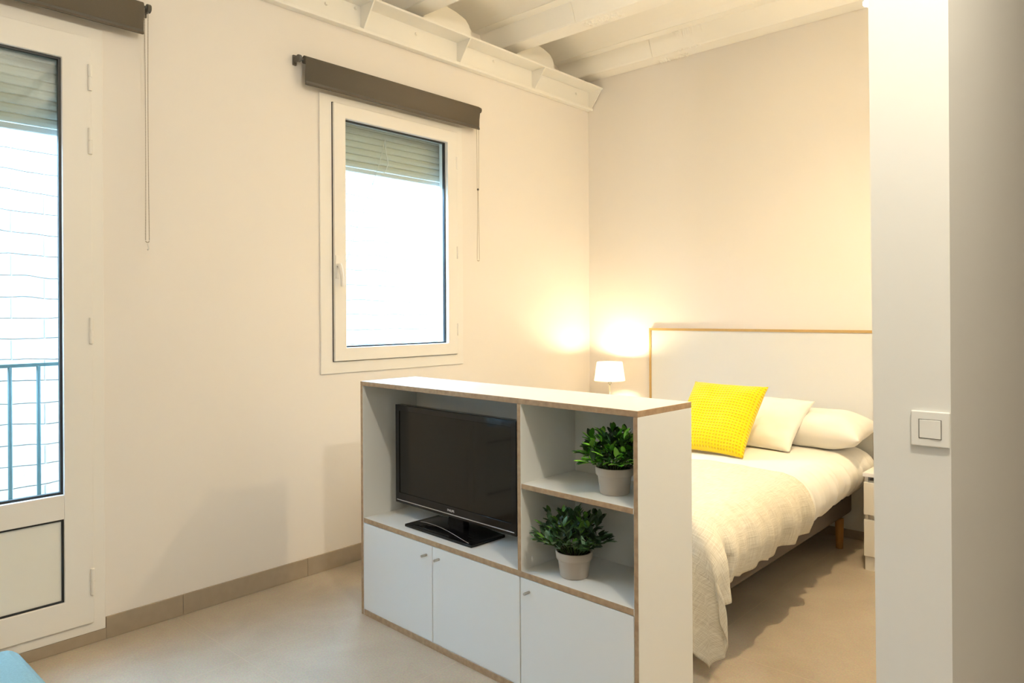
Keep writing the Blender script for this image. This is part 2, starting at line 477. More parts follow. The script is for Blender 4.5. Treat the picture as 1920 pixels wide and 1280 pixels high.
# arched infill above the steel beam, with a pocket in the wall beside each joist
bm = bmesh.new()
for k in range(3):
    ya = JY[k+1]+JW; yj = JY[k]
    curve = [(ya, 3.50), (ya+0.12, 3.485), (ya+0.20, 3.465)]
    for dy, z in ((-0.53, 3.458), (-0.46, 3.449), (-0.41, 3.436), (-0.37, 3.423), (-0.34, 3.395), (-0.325, 3.365), (-0.318, 3.335), (-0.312, 3.262)):
        curve.append((yj+dy, z))
    curve = [curve[0]] + [c for c in sorted(curve[1:]) ]
    for (y0, z0), (y1, z1) in zip(curve, curve[1:]):
        f = [bm.verts.new(p) for p in ((-3.497, y0, 3.2605), (-3.497, y1, 3.2605), (-3.497, y1, z1), (-3.497, y0, z0))]
        g = [bm.verts.new(p) for p in ((WO, y0, 3.2605), (WO, y1, 3.2605), (WO, y1, z1), (WO, y0, z0))]
        bm.faces.new(f); bm.faces.new(g[::-1])
        bm.faces.new((f[3], f[2], g[2], g[3]))
    bm.faces.new((f[1], g[1], g[2], f[2]))
tag(obj('trim_1', bm, M['ceil']), 'arched plaster infill above the steel beam', 'trim', kind='structure')

# --- steel beam along the window wall
beam = thing('steel_beam', 'white painted steel beam with gusset plates above the window', 'beam', (W, D, 3.09))
def L(x, y, z): return (x-W, y-D, z-3.09)
def pbox(x0,x1,y0,y1,z0,z1, ori): return boxbm(x0-ori[0],x1-ori[0],y0-ori[1],y1-ori[1],z0-ori[2],z1-ori[2])
OB = (W, D, 3.09)
YB0 = -2.6
obj('upper_flange', pbox(W, -3.371, YB0, D, 3.247, 3.260, OB), M['steel'], beam, bevel=0.002)
obj('lower_flange', pbox(W, -3.471, YB0, D, 3.092, 3.112, OB), M['steel'], beam, bevel=0.003)
obj('web', pbox(W+0.001, -3.502, YB0, D, 3.112, 3.247, OB), M['steel'], beam)
for gy in (4.835, 4.12, 3.35, 2.57, 1.79, 1.01, 0.23, -0.55):
    bm = bmesh.new()
    pts = [(-3.503, 3.112), (-3.471, 3.112), (-3.374, 3.247), (-3.503, 3.247)]
    a = [bm.verts.new(L(x, gy-0.004, z)) for x, z in pts]; b = [bm.verts.new(L(x, gy+0.004, z)) for x, z in pts]
    bm.faces.new(a); bm.faces.new(b[::-1])
    for i in range(4): bm.faces.new((a[i], a[(i+1) % 4], b[(i+1) % 4], b[i]))
    obj('gusset_plate', bm, M['steel'], beam)
for by, bz in ((4.66, 3.20), (3.70, 3.215), (2.99, 3.205), (2.33, 3.19), (2.53, 3.225)):
    bm = bmesh.new()
    bmesh.ops.create_cone(bm, cap_ends=True, segments=8, radius1=0.011, radius2=0.008, depth=0.012, matrix=Matrix.Translation(L(-3.496, by, bz)) @ Matrix.Rotation(PI/2, 4, 'Y'))
    obj('bolt_head', bm, M['steel'], beam, smooth=False)

# --- baseboards
bm = bmesh.new()
for y0, y1 in ((1.178, 1.518), (1.5195, 2.198), (2.1995, 2.948), (2.9495, 3.698), (3.6995, 4.84)):
    box(bm, W, W+0.010, y0, y1, 0, 0.098)
for y0, y1 in ((-0.40, 0.3), (0.3015, 1.178)):
    box(bm, W, W+0.010, y0, y1, 0, 0.050)
box(bm, W, W+0.010, YF, -0.4015, 0, 0.098)
tag(obj('baseboard_left', bm, M['base'], bevel=0.002), 'beige tile baseboard under the window wall', 'baseboard', kind='structure')
tag(obj('baseboard_back', boxbm(W+0.01, -0.545, D-0.010, D, 0, 0.06), M['base'], bevel=0.002), 'beige tile baseboard behind the bed', 'baseboard', kind='structure')

# --- glazed balcony door
door = thing('door_1', 'white framed balcony door with tall glass and solid lower panel', 'door', (W, 1.175, 0.05), kind='structure')
OD = (W, 1.175, 0.05)
def shift(bm, o):
    bmesh.ops.translate(bm, verts=bm.verts, vec=(-o[0], -o[1], -o[2])); return bm
bm = bmesh.new(); ring_frame(bm, -0.335, 1.175, 0.051, 2.710, (0.05, 0.05, 0.044, 0.05), W-0.06, W+0.012)
obj('door_frame', shift(bm, OD), M['upvc'], door, bevel=0.003)
for (a, b) in ((0.425, 1.1245), (-0.285, 0.4235)):
    bm = bmesh.new()
    st = 0.114
    # leaf: two stiles and three rails as one welded frame
    ring_frame(bm, a+0.0015, b, 0.0965, 2.6585, (st, st, 0.119, 0.111), W-0.045, W+0.026)
    box(bm, W-0.045, W+0.0255, a+0.0015+st, b-st, 0.572, 0.677)
    leaf = obj('door_leaf', shift(bm, OD), M['upvc'], door, bevel=0.003)
    bm = boxbm(W-0.022, W-0.010, a+st-0.004, b-st+0.004, 0.674, 2.551)
    obj('glass_pane', shift(bm, OD), M['glass'], leaf)
    bm = bmesh.new(); ring_frame(bm, a+st, b-st, 0.677, 2.548, 0.010, W-0.010, W+0.010)
    obj('glazing_seal', shift(bm, OD), M['gasket'], leaf)
    bm = boxbm(W-0.03, W+0.010, a+st+0.001, b-st-0.001, 0.2155, 0.5715)
    obj('lower_panel', shift(bm, OD), M['panel'], leaf)
    bm = bmesh.new(); ring_frame(bm, a+st+0.0005, b-st-0.0005, 0.2155, 0.5717, 0.008, W+0.0105, W+0.0165)
    obj('panel_seal', shift(bm, OD), M['gasket'], leaf)
    if a > 0.4:
        for hz in (2.484, 2.206, 1.377, 0.279):
            bm = bmesh.new()
            lathe(bm, [(0.0085, hz-0.058), (0.0085, hz-0.002)], 12, W+0.030, 1.1175)
            lathe(bm, [(0.006, hz-0.003), (0.006, hz+0.003)], 12, W+0.030, 1.1175)
            lathe(bm, [(0.0085, hz+0.002), (0.0085, hz+0.056)], 12, W+0.030, 1.1175)
            obj('hinge', shift(bm, OD), M['upvc'], leaf, bevel=0.001)
    else:
        bm = bmesh.new(); box(bm, W+0.026, W+0.034, b-0.075, b-0.045, 1.02, 1.18)
        tube(bm, [(W+0.03, b-0.06, 1.14), (W+0.065, b-0.06, 1.14), (W+0.07, b-0.065, 1.135), (W+0.07, b-0.065, 1.02)], 0.008, 10)
        obj('door_handle', shift(bm, OD), M['upvc'], leaf, smooth=False)

# --- window
win = thing('window_1', 'white framed tilt window over the end of the shelf unit', 'window', (W, 2.29, 1.103), kind='structure')
OW = (W, 2.29, 1.103)
bm = bmesh.new(); ring_frame(bm, 2.289, 3.396, 1.103, 2.688, (0.079, 0.058, 0.068, 0.040), W-0.07, W+0.012)
obj('window_frame', shift(bm, OW), M['upvc'], win, bevel=0.003)
bm = bmesh.new(); ring_frame(bm, 2.3705, 3.336, 1.1735, 2.6455, (0.0795, 0.0880, 0.0755, 0.0795), W-0.055, W+0.030)
sash = obj('sash', shift(bm, OW), M['upvc'], win, bevel=0.004)
bm = boxbm(W-0.028, W-0.016, 2.446, 3.252, 1.245, 2.570)
obj('glass_pane', shift(bm, OW), M['glass'], sash)
bm = bmesh.new(); ring_frame(bm, 2.4502, 3.2478, 1.2492, 2.5658, 0.008, W-0.016, W+0.002)
obj('glazing_seal', shift(bm, OW), M['gasket'], sash)
bm = bmesh.new(); ring_frame(bm, 2.3690, 3.3375, 1.1715, 2.6475, 0.0014, W+0.000, W+0.0150)  # thin black ring standing in for the shadow gap round the sash
obj('sash_shadow_gap', shift(bm, OW), M['gasket'], win)
for hz in (2.44, 1.845, 1.335):
    bm = bmesh.new()
    lathe(bm, [(0.007, hz-0.040), (0.007, hz-0.002)], 12, W+0.030, 3.330)
    lathe(bm, [(0.005, hz-0.003), (0.005, hz+0.003)], 12, W+0.030, 3.330)
    lathe(bm, [(0.007, hz+0.002), (0.007, hz+0.040)], 12, W+0.030, 3.330)
    obj('hinge', shift(bm, OW), M['upvc'], sash)
bm = bmesh.new()
box(bm, W+0.0303, W+0.038, 2.3735, 2.3975, 1.645, 1.775)
tube(bm, [(W+0.036, 2.386, 1.718), (W+0.058, 2.384, 1.718)], 0.011, 12)
tube(bm, [(W+0.058, 2.381, 1.724), (W+0.063, 2.383, 1.715), (W+0.064, 2.389, 1.695), (W+0.064, 2.395, 1.665), (W+0.063, 2.397, 1.620), (W+0.062, 2.397, 1.598)], [0.011, 0.012, 0.0115, 0.0105, 0.009, 0.007], 12)
obj('window_handle', shift(bm, OW), M['upvc'], sash, smooth=True, bevel=0.002)

# --- roller blinds
def blind(label, y0, y1, ztop, zbot, yl, yr, chain_y, chain_bot, clip=None, clear_end=False):
    xc = W+0.052; R = 0.021
    zc = ztop-R
    O = (W, (y0+y1)/2, zc)
    t = thing('roller_blind', label, 'blind', O)
    bm = bmesh.new()
    bmesh.ops.create_cone(bm, cap_ends=True, segments=28, radius1=R, radius2=R, depth=y1-y0, matrix=Matrix.Translation((xc, (y0+y1)/2, zc)) @ Matrix.Rotation(PI/2, 4, 'X'))
    obj('roller', shift(bm, O), M['blind'], t, smooth=True, bevel=0.001)
    # hanging cloth with a hem
    bm = bmesh.new()
    pts = []
    for i in range(9):
        a = PI/2 - i/8*PI/2
        pts.append((xc+(R+0.001)*math.cos(a), zc+(R+0.001)*math.sin(a)))
    pts += [(xc+R+0.001-0.002, zc-0.03), (xc+R-0.007, zc-0.07), (xc+R-0.008, zbot+0.02), (xc+R-0.004, zbot+0.004), (xc+R-0.004, zbot)]
    V = [[bm.verts.new((x, y, z)) for x, z in pts] for y in (y0, y0+(y1-y0)*0.5, y1)]
    for a, b in zip(V, V[1:]):
        for i in range(len(pts)-1): bm.faces.new((a[i], b[i], b[i+1], a[i+1]))
    fo = obj('fabric', shift(bm, O), M['blind'], t, smooth=True)
    sol = fo.modifiers.new('thick', 'SOLIDIFY'); sol.thickness = 0.0012; sol.offset = -1
    bm = bmesh.new(); box(bm, xc+R-0.0135, xc+R-0.0055, y0+0.002, y1-0.002, zbot, zbot+0.022)
    obj('bottom_bar', shift(bm, O), M['blindplastic'], t, bevel=0.002)
    for yb, s in ((yl, 1), (yr, -1)):
        bm = bmesh.new()
        box(bm, W+0.0005, W+0.012, min(yb, yb+s*0.022), max(yb, yb+s*0.022), zc-0.028, zc+0.028)
        bmesh.ops.create_cone(bm, cap_ends=True, segments=20, radius1=0.020, radius2=0.020, depth=0.018, matrix=Matrix.Translation((xc, yb+s*0.010, zc)) @ Matrix.Rotation(PI/2, 4, 'X'))
        box(bm, W+0.010, xc, min(yb+s*0.003, yb+s*0.017), max(yb+s*0.003, yb+s*0.017), zc-0.015, zc+0.015)
        bmesh.ops.create_cone(bm, cap_ends=True, segments=14, radius1=0.007, radius2=0.007, depth=0.03, matrix=Matrix.Translation((xc, yb+s*0.030, zc)) @ Matrix.Rotation(PI/2, 4, 'X'))
        obj('bracket', shift(bm, O), M['blindplastic'], t, bevel=0.003)
    # bead chain: two strands and the loop at the bottom
    bm = bmesh.new()
    hw = 0.011
    strands = []
    z = zc-0.005
    n = int((z-chain_bot)/0.0072)
    for i in range(n):
        zz = z-i*0.0072
        f = i/n
        w = hw*(1-0.75*f) if clip and zz > clip else (hw*(0.25+0.75*min(1, max(0, (f-0.6)/0.4))) if clip else hw*(0.75-0.25*math.sin(PI*f)))
        strands.append((chain_y-w, zz)); strands.append((chain_y+w, zz))
    lw = abs(strands[-1][0]-chain_y)
    for i in range(1, 6):
        a = PI*i/6
        strands.append((chain_y-lw*math.cos(a), strands[2*n-1][1]-0.004-lw*math.sin(a)))
    for y, zz in strands:
        ball(bm, (xc+0.004, y, zz), 0.0026, 1)
    for s in (0, 1):
        tube(bm, [(xc+0.004, y, zz) for y, zz in strands[s:2*n:2]], 0.0008, 4)
    obj('bead_chain', shift(bm, O), M['chain'], t, smooth=True)
    if clip:
        bm = bmesh.new(); ball(bm, (xc+0.004, chain_y, clip), 0.008, 2)
        obj('chain_clip', shift(bm, O), M['blindplastic'], t, smooth=True)
    if clear_end:
        bm = bmesh.new()
        tube(bm, [(xc+0.004, chain_y, chain_bot-0.004), (xc+0.004, chain_y+0.004, chain_bot-0.016), (xc+0.004, chain_y+0.006, chain_bot-0.028), (xc+0.004, chain_y, chain_bot-0.034)], 0.003, 8)
        obj('chain_stop', shift(bm, O), M['clear'], t, smooth=True)
    return t
blind('dark taupe roller blind above the window, nearly fully rolled up', 2.165, 3.508, 2.846, 2.688, 2.126, 3.530, 3.500, 1.800, clip=2.283)
blind('dark grey roller blind above the balcony door, cut by the picture edge', -0.55, 1.330, 2.872, 2.722, -0.62, 1.366, 1.345, 1.775, clear_end=True)

# --- outside: roller shutters, railing, neighbour's brick wall
def shutter(label, y0, y1, zb, zt):
    O = (-3.65, (y0+y1)/2, zb)
    t = thing('roller_shutter', label, 'shutter', O)
    bm = bmesh.new(); box(bm, -3.657, -3.640, y0, y1, zb, zb+0.026)
    obj('bottom_rail', shift(bm, O), M['shutter_end'], t, bevel=0.003)
    bm = bmesh.new()
    z = zb+0.028
    while z < zt:
        ring = []
        for y in (y0, y1):
            ring.append([bm.verts.new((x, y, zz)) for x, zz in ((-3.646, z-0.0005), (-3.640, z+0.004), (-3.6385, z+0.019), (-3.640, z+0.034), (-3.646, z+0.041))])
        for i in range(4): bm.faces.new((ring[0][i], ring[0][i+1], ring[1][i+1], ring[1][i]))
        bm.faces.new((ring[0][4], ring[0][0], ring[1][0], ring[1][4])); bm.faces.new(ring[0]); bm.faces.new(ring[1][::-1])
        z += 0.0405
    obj('slat_curtain', shift(bm, O), M['shutter'], t)
    bm = bmesh.new(); box(bm, -3.735, -3.66, y0, y1, zt-0.01, zt+0.004); obj('shutter_box', shift(bm, O), M['upvc'], t)
    for y in (y0, y1):
        bm = bmesh.new(); box(bm, -3.67, -3.63, y-0.011, y+0.011, zb-1.05 if y0 > 2 else 0.1, zt)
        obj('guide_rail', shift(bm, O), M['upvc'], t)
    return t
shutter('half raised roller shutter outside the window', 2.328, 3.362, 2.302, 2.66)
shutter('half raised roller shutter outside the balcony door', -0.322, 1.147, 2.238, 2.69)

bm = bmesh.new()
# cord hanging outside the window in front of the shutter
def at(u, v, x):
    d = r2*((u-960)/1356.85) - u2*((v-586.3)/1356.85) + fwd
    t = x/d.x; return Vector((x, d.y*t, CAMH+d.z*t))
cpts = [at(722, 262, -3.60), at(724, 285, -3.60), at(728, 305, -3.60), at(724, 320, -3.60), at(716, 328, -3.60), at(706, 327, -3.60)]
tube(bm, cpts, 0.0032, 6)
tube(bm, [at(722, 262, -3.60), at(713, 300, -3.60), at(704, 330, -3.60), at(676, 408, -3.60), at(648, 494, -3.60)], 0.0024, 6)
tag(obj('shutter_cord', bm, M['cord'], smooth=True), 'thin pale cord looped over the shutter behind the window glass', 'cord')

rail = thing('balcony_railing', 'grey green metal railing outside the balcony door', 'railing', (-3.9, 0.4, 0.0))
OR = (-3.9, 0.4, 0.0)
bm = boxbm(-3.906, -3.894, -0.7, 1.75, 1.206, 1.222); obj('top_rail', shift(bm, OR), M['rail'], rail)
bm = boxbm(-3.906, -3.894, -0.7, 1.75, 0.08, 0.095); obj('bottom_rail', shift(bm, OR), M['rail'], rail)
for k in range(-14, 8):
    y = 0.911+0.1128*k
    bm = bmesh.new(); lathe(bm, [(0.0085, 0.09), (0.0085, 1.21)], 10, -3.9, y)
    obj('baluster', shift(bm, OR), M['rail'], rail, smooth=True)
bal = boxbm(-3.98, WO, -0.8, 1.85, -0.08, 0.08)
tag(obj('balcony_slab', bal, M['ground']), 'narrow concrete balcony slab carrying the railing', 'balcony', kind='structure')
tag(obj('brick_wall', boxbm(-5.2, -4.9, -9, 14, -3.5, 2.65), M['brick']), 'white painted brick wall of the building across the courtyard', 'wall', kind='structure')
tag(obj('courtyard_ground', boxbm(-4.9, WO, -9, 14, -3.6, -3.5), M['ground']), 'concrete ground of the narrow courtyard', 'ground', kind='structure')
tag(obj('wall_facade', boxbm(WO, WO+0.2, -9, 14, -3.5, -0.2), M['wall']), 'outer wall below the flat', 'wall', kind='structure')

# ------------------------------------------------------------------ TV shelf unit
CABR = -0.04216
CO = Vector((-2.8795, 2.0965, 0))
cab = thing('shelf_unit', 'white shelf unit with plywood edges, standing at the foot of the bed', 'shelf unit', CO, CABR)
CW, CD, CH = 1.600, 0.335, 1.118
def panel(name, x0, x1, y0, y1, z0, z1, ply, parent=cab, bev=0.0012):
    bm = bmesh.new()
    fs = box(bm, x0, x1, y0, y1, z0, z1)
    names = ('b', 't', 'f', 'r', 'k', 'l')
    for f, n in zip(fs, names):
        f.material_index = 1 if n in ply else 0
    return obj(name, bm, [M['white'], M['ply']], parent, bevel=bev, segs=1)
panel('top_panel', 0, CW, 0, CD, CH-0.021, CH, 'frlk')
panel('side_panel', 0, 0.021, 0, CD, 0, CH-0.021, 'fk')
panel('side_panel', CW-0.019, CW, 0, CD, 0, CH-0.021, 'fk')
panel('bottom_panel', 0.021, CW-0.019, 0, CD-0.012, 0, 0.028, 'f')
panel('middle_shelf', 0.021, CW-0.019, 0, CD-0.012, 0.443, 0.465, 'f')
panel('divider', 1.049, 1.069, 0, CD-0.012, 0.465, CH-0.021, 'f')
panel('upper_shelf', 1.069, CW-0.019, 0, CD-0.012, 0.777, 0.796, 'f')
panel('back_panel', 0.021, CW-0.019, CD-0.012, CD, 0.0, CH-0.021, '')
panel('partition_panel', 1.049, 1.069, 0.022, CD-0.012, 0.028, 0.443, '')
for (a, b, kx) in ((0.0225, 0.5355, 0.497), (0.5390, 1.0575, 0.583), (1.0620, CW-0.0215, 1.108)):
    d = panel('cabinet_door', a, b, 0.001, 0.019, 0.0300, 0.4405, '')
    bm = bmesh.new()
    bmesh.ops.create_cone(bm, cap_ends=True, segments=14, radius1=0.0052, radius2=0.0052, depth=0.030, matrix=Matrix.Translation((kx, -0.014, 0.3965)) @ Matrix.Rotation(PI/2, 4, 'X'))
    h = obj('door_knob', bm, M['steelknob'], d, smooth=False, bevel=0.0008)

def cabw(u, v, z):
    c, s = math.cos(CABR), math.sin(CABR)
    return Vector((CO.x+u*c-v*s, CO.y+u*s+v*c, z))

# ------------------------------------------------------------------ television
TVC = cabw(0.508, 0.15, 0.466)
tv = thing('television', 'black flat screen television on a glossy stand in the shelf unit', 'television', TVC, CABR)
hw, z0, z1 = 0.408, 0.066, 0.537
vf = -0.012     # front of the bezel in local y
bm = bmesh.new()
box(bm, -hw, hw, vf, vf+0.035, z0, z1)
box(bm, -hw+0.06, hw-0.06, vf+0.035, vf+0.075, z0+0.03, z1-0.04)
obj('casing', bm, M['tvblack'], tv, bevel=0.004)
bm = bmesh.new()
def tv_ring(bm, x0, x1, za, zb, w, y0, y1):
    ring_frame(bm, x0, x1, za, zb, w, y0, y1)
    for v in bm.verts: v.co = Vector((v.co.y, v.co.x, v.co.z))
tv_ring(bm, -hw, hw, z0, z1, (0.030, 0.030, 0.050, 0.028), vf-0.006, vf-0.0002)
obj('bezel', bm, M['tvblack'], tv, bevel=0.002)
bm = boxbm(-hw+0.031, hw-0.031, vf-0.0025, vf-0.0004, z0+0.051, z1-0.029)
obj('screen', bm, M['tvscreen'], tv)
bm = boxbm(-hw+0.012, hw-0.012, vf-0.0080, vf-0.0062, z0+0.013, z0+0.0165)
obj('trim_line', bm, M['tvtrim'], tv)
tag(tv.children[-1], 'silver trim line')
# brand lettering
cu = bpy.data.curves.new('lettering', 'FONT'); cu.body = 'PHILIPS'; cu.size = 0.0145; cu.align_x = 'CENTER'; cu.extrude = 0.0004
tmp = bpy.data.objects.new('tmp', cu); COL.objects.link(tmp)
dg = bpy.context.evaluated_depsgraph_get()
me = bpy.data.meshes.new_from_object(tmp.evaluated_get(dg)); bpy.data.objects.remove(tmp)
me.materials.clear(); me.materials.append(M['logo'])
lo = bpy.data.objects.new('lettering', me); link(lo, tv); lo.rotation_euler = (PI/2, 0, 0); lo.location = (0.0, vf-0.0066, z0+0.026)
# stand
bm = bmesh.new()
prof = [(-0.055, 0.010), (0.055, 0.010), (0.045, z0+0.045), (-0.045, z0+0.045)]
a = [bm.verts.new((x, 0.010, z)) for x, z in prof]; b = [bm.verts.new((x, 0.045, z)) for x, z in prof]
bm.faces.new(a); bm.faces.new(b[::-1])
for i in range(4): bm.faces.new((a[i], a[(i+1) % 4], b[(i+1) % 4], b[i]))
obj('stand_neck', bm, M['tvblack'], tv, bevel=0.003)
bm = bmesh.new()
def base_z(x, y):
    return 0.012+0.012*max(0, 1-(x/0.2)**2)*max(0, 1-((y-0.03)/0.11)**2)
n = 20
tp = [[bm.verts.new((-0.226+0.452*i/n, -0.102+0.20*j/10, base_z(-0.226+0.452*i/n, -0.102+0.20*j/10))) for j in range(11)] for i in range(n+1)]
bt = [[bm.verts.new((v.co.x, v.co.y, 0.0)) for v in row] for row in tp]
for i in range(n):
    for j in range(10):
        bm.faces.new((tp[i][j], tp[i+1][j], tp[i+1][j+1], tp[i][j+1]))
        bm.faces.new((bt[i][j], bt[i][j+1], bt[i+1][j+1], bt[i+1][j]))
for i in range(n):
    bm.faces.new((tp[i][0], bt[i][0], bt[i+1][0], tp[i+1][0])); bm.faces.new((tp[i][10], tp[i+1][10], bt[i+1][10], bt[i][10]))
for j in range(10):
    bm.faces.new((tp[0][j], tp[0][j+1], bt[0][j+1], bt[0][j])); bm.faces.new((tp[n][j], bt[n][j], bt[n][j+1], tp[n][j+1]))
obj('stand_base', bm, M['tvblack'], tv, smooth=False, bevel=0.0015)
bm = bmesh.new()
arc = []
for i in range(41):
    t = i/40; x = -0.20+0.40*t
    y = -0.030-0.062*t**1.7
    arc.append((x, y, base_z(x, y)+0.0005))
tube(bm, arc, 0.0009, 5)
obj('stand_line', bm, M['tvtrim'], tv)
tag(tv.children[-1], 'silver curved line on the stand')

# ------------------------------------------------------------------ potted plants
def plant(label, pos, seed, spread, height, lean, tones):
    rnd = random.Random(seed)
    t = thing('potted_plant', label, 'plant', pos, group='potted plants in the shelf unit')
    bm = bmesh.new()
    H = 0.095
    prof = [(0.001, 0), (0.050, 0), (0.0525, 0.003), (0.0600, 0.062), (0.0612, 0.0640), (0.0660, 0.0665), (0.0675, 0.070), (0.0690, 0.093), (0.0680, H), (0.0645, H), (0.0620, 0.084), (0.060, 0.082)]
    lathe(bm, prof, 40, cap=False)
    obj('pot', bm, M['pot'], t, smooth=True)
    bm = bmesh.new(); lathe(bm, [(0.0005, 0.088), (0.03, 0.088), (0.0620, 0.084)], 24, cap=False)
    obj('soil', bm, M['soil'], t)
    st = bmesh.new(); lf = bmesh.new()
    cl = lf.loops.layers.color.new('tone')
    def leaf(p, d, up_, ln, wd, col):
        d = d.normalized(); s = d.cross(up_)
        if s.length < 1e-3: s = d.cross(Vector((1, 0, 0)))
        s.normalize(); n = s.cross(d).normalized()
        prof = [(0.0, 0.10), (0.2, 0.62), (0.45, 1.0), (0.7, 0.86), (0.88, 0.48), (1.0, 0.03)]
        bend = rnd.uniform(-0.18, 0.12)
        rows = []
        for f, w in prof:
            c = p + d*ln*f + n*(ln*bend*f*f)
            h = wd*w*0.5
            rows.append((lf.verts.new(c - s*h + n*h*0.35), lf.verts.new(c), lf.verts.new(c + s*h + n*h*0.35)))
        for a, b in zip(rows, rows[1:]):
            for i in (0, 1):
                f = lf.faces.new((a[i], a[i+1], b[i+1], b[i])); f.smooth = True
                for l in f.loops: l[cl] = (*col, 1)
    ns = 44
    for k in range(ns):
        az = 2*PI*k*0.381966 + rnd.uniform(-0.3, 0.3)
        q = math.sqrt((k+0.5)/ns)
        el = (PI/2)*(1-0.74*q) + rnd.uniform(-0.08, 0.10)
        L_ = height*rnd.uniform(0.80, 1.05)*(1 if q < 0.7 else 0.92)
        base = Vector((0.040*q*math.cos(az), 0.040*q*math.sin(az), 0.082))
        dirv = Vector((math.cos(az)*math.cos(el)*spread + lean[0]*q, math.sin(az)*math.cos(el)*spread + lean[1]*q, math.sin(el)))
        pts = []
        for i in range(7):
            f = i/6
            pts.append(base + dirv*L_*f + Vector((0, 0, 0.010*math.sin(PI*f))) + Vector((rnd.uniform(-1, 1), rnd.uniform(-1, 1), 0))*0.0015)
        tube(st, pts, 0.0013, 5)
        for i in range(2, 7):
            for _ in range(2 if i < 6 else 4):
                a2 = rnd.uniform(0, 2*PI)
                d0 = (pts[min(i+1, 6)] - pts[i-1]).normalized()
                side = Vector((math.cos(a2), math.sin(a2), rnd.uniform(-0.2, 0.5)))
                d = d0*rnd.uniform(0.5, 1.1) + side*(0.85 if i < 6 else 0.55)
                base_c = rnd.choice(tones); v = rnd.uniform(1.3, 2.2)
                leaf(pts[i], d, Vector((0, 0, 1)), rnd.uniform(0.032, 0.048), rnd.uniform(0.017, 0.023), [c*v for c in base_c])
    obj('stems', st, M['stem'], t)
    fo = obj('foliage', lf, M['leaf'], t)
    return t
T1 = [(0.13, 0.26, 0.06), (0.19, 0.34, 0.09), (0.30, 0.44, 0.15), (0.10, 0.19, 0.10), (0.06, 0.12, 0.06)]
T2 = [(0.12, 0.20, 0.11), (0.15, 0.23, 0.15), (0.20, 0.30, 0.11), (0.08, 0.14, 0.08), (0.24, 0.31, 0.25)]
plant('leafy green plant in a clay pot on the upper shelf, right side', cabw(1.411, 0.128, 0.7965), 3, 0.85, 0.125, (-0.05, 0), T1)
plant('leafy green plant in a clay pot in the lower compartment, below the other plant', cabw(1.242, 0.103, 0.4655), 11, 0.84, 0.150, (-0.03, -0.05), T2)

# ------------------------------------------------------------------ bed
BX0, BX1 = -2.86, -1.46      # base
BY0, BY1 = 2.70, 4.79
bed = thing('bed', 'double bed with grey brown fabric base on wooden legs', 'bed', ((BX0+BX1)/2, BY0, 0))
OBED = ((BX0+BX1)/2, BY0, 0)
bm = boxbm(BX0, BX1, BY0, BY1, 0.180, 0.330)
obj('box_base', shift(bm, OBED), M['bedbase'], bed, bevel=0.025, segs=4)
bm = boxbm(BX0+0.005, BX1-0.005, BY0+0.005, BY1-0.005, 0.331, 0.555)
obj('mattress', shift(bm, OBED), M['mattress'], bed, bevel=0.05, segs=5)
for lx in (BX0+0.05, BX1-0.018):
    for ly in (BY0+0.10, 4.60):
        bm = bmesh.new(); lathe(bm, [(0.020, 0.0), (0.0205, 0.002), (0.0255, 0.182)], 20, lx, ly)
        obj('leg', shift(bm, OBED), M['leg'], bed, smooth=True, bevel=0.001)

hb = thing('headboard', 'wide white headboard with a thin oak edge against the back wall', 'headboard', (-2.15, D, 0.06))
OH = (-2.15, D, 0.06)
bm = boxbm(-2.922, -1.346, D-0.024, D-0.001, 0.061, 1.304)
obj('board', shift(bm, OH), M['white'], hb)
bm = bmesh.new()
box(bm, -2.938, -1.330, D-0.030, D-0.001, 1.304, 1.321)
box(bm, -2.938, -2.922, D-0.030, D-0.001, 0.061, 1.304)
box(bm, -1.346, -1.330, D-0.030, D-0.001, 0.061, 1.304)
obj('edge_strip', shift(bm, OH), M['headedge'], hb)
tag(hb.children[-1], 'thin oak edge')

# cross-section of the duvet, as arc-length curve outward from the bed centre: (x offset from the base edge, z)
CXB = (BX0+BX1)/2
HW = (BX1-BX0)/2
def section(prof, s):
    """point on a polyline with rounding; s = distance from its start"""
    for (a, b) in zip(prof, prof[1:]):
        d = math.hypot(b[0]-a[0], b[1]-a[1])
        if s <= d: 
            t = s/d; return (a[0]+(b[0]-a[0])*t, a[1]+(b[1]-a[1])*t)
        s -= d
    return prof[-1]
DUV = [(0, 0.622), (HW-0.20, 0.620), (HW-0.08, 0.616), (HW+0.02, 0.610), (HW+0.065, 0.594), (HW+0.10, 0.570), (HW+0.125, 0.540), (HW+0.142, 0.500), (HW+0.147, 0.460), (HW+0.138, 0.420), (HW+0.115, 0.385), (HW+0.085, 0.350), (HW+0.060, 0.325)]
def plen(p): return sum(math.hypot(b[0]-a[0], b[1]-a[1]) for a, b in zip(p, p[1:]))
DL = plen(DUV)
YH = 4.785; YFT = 2.655
bm = bmesh.new()
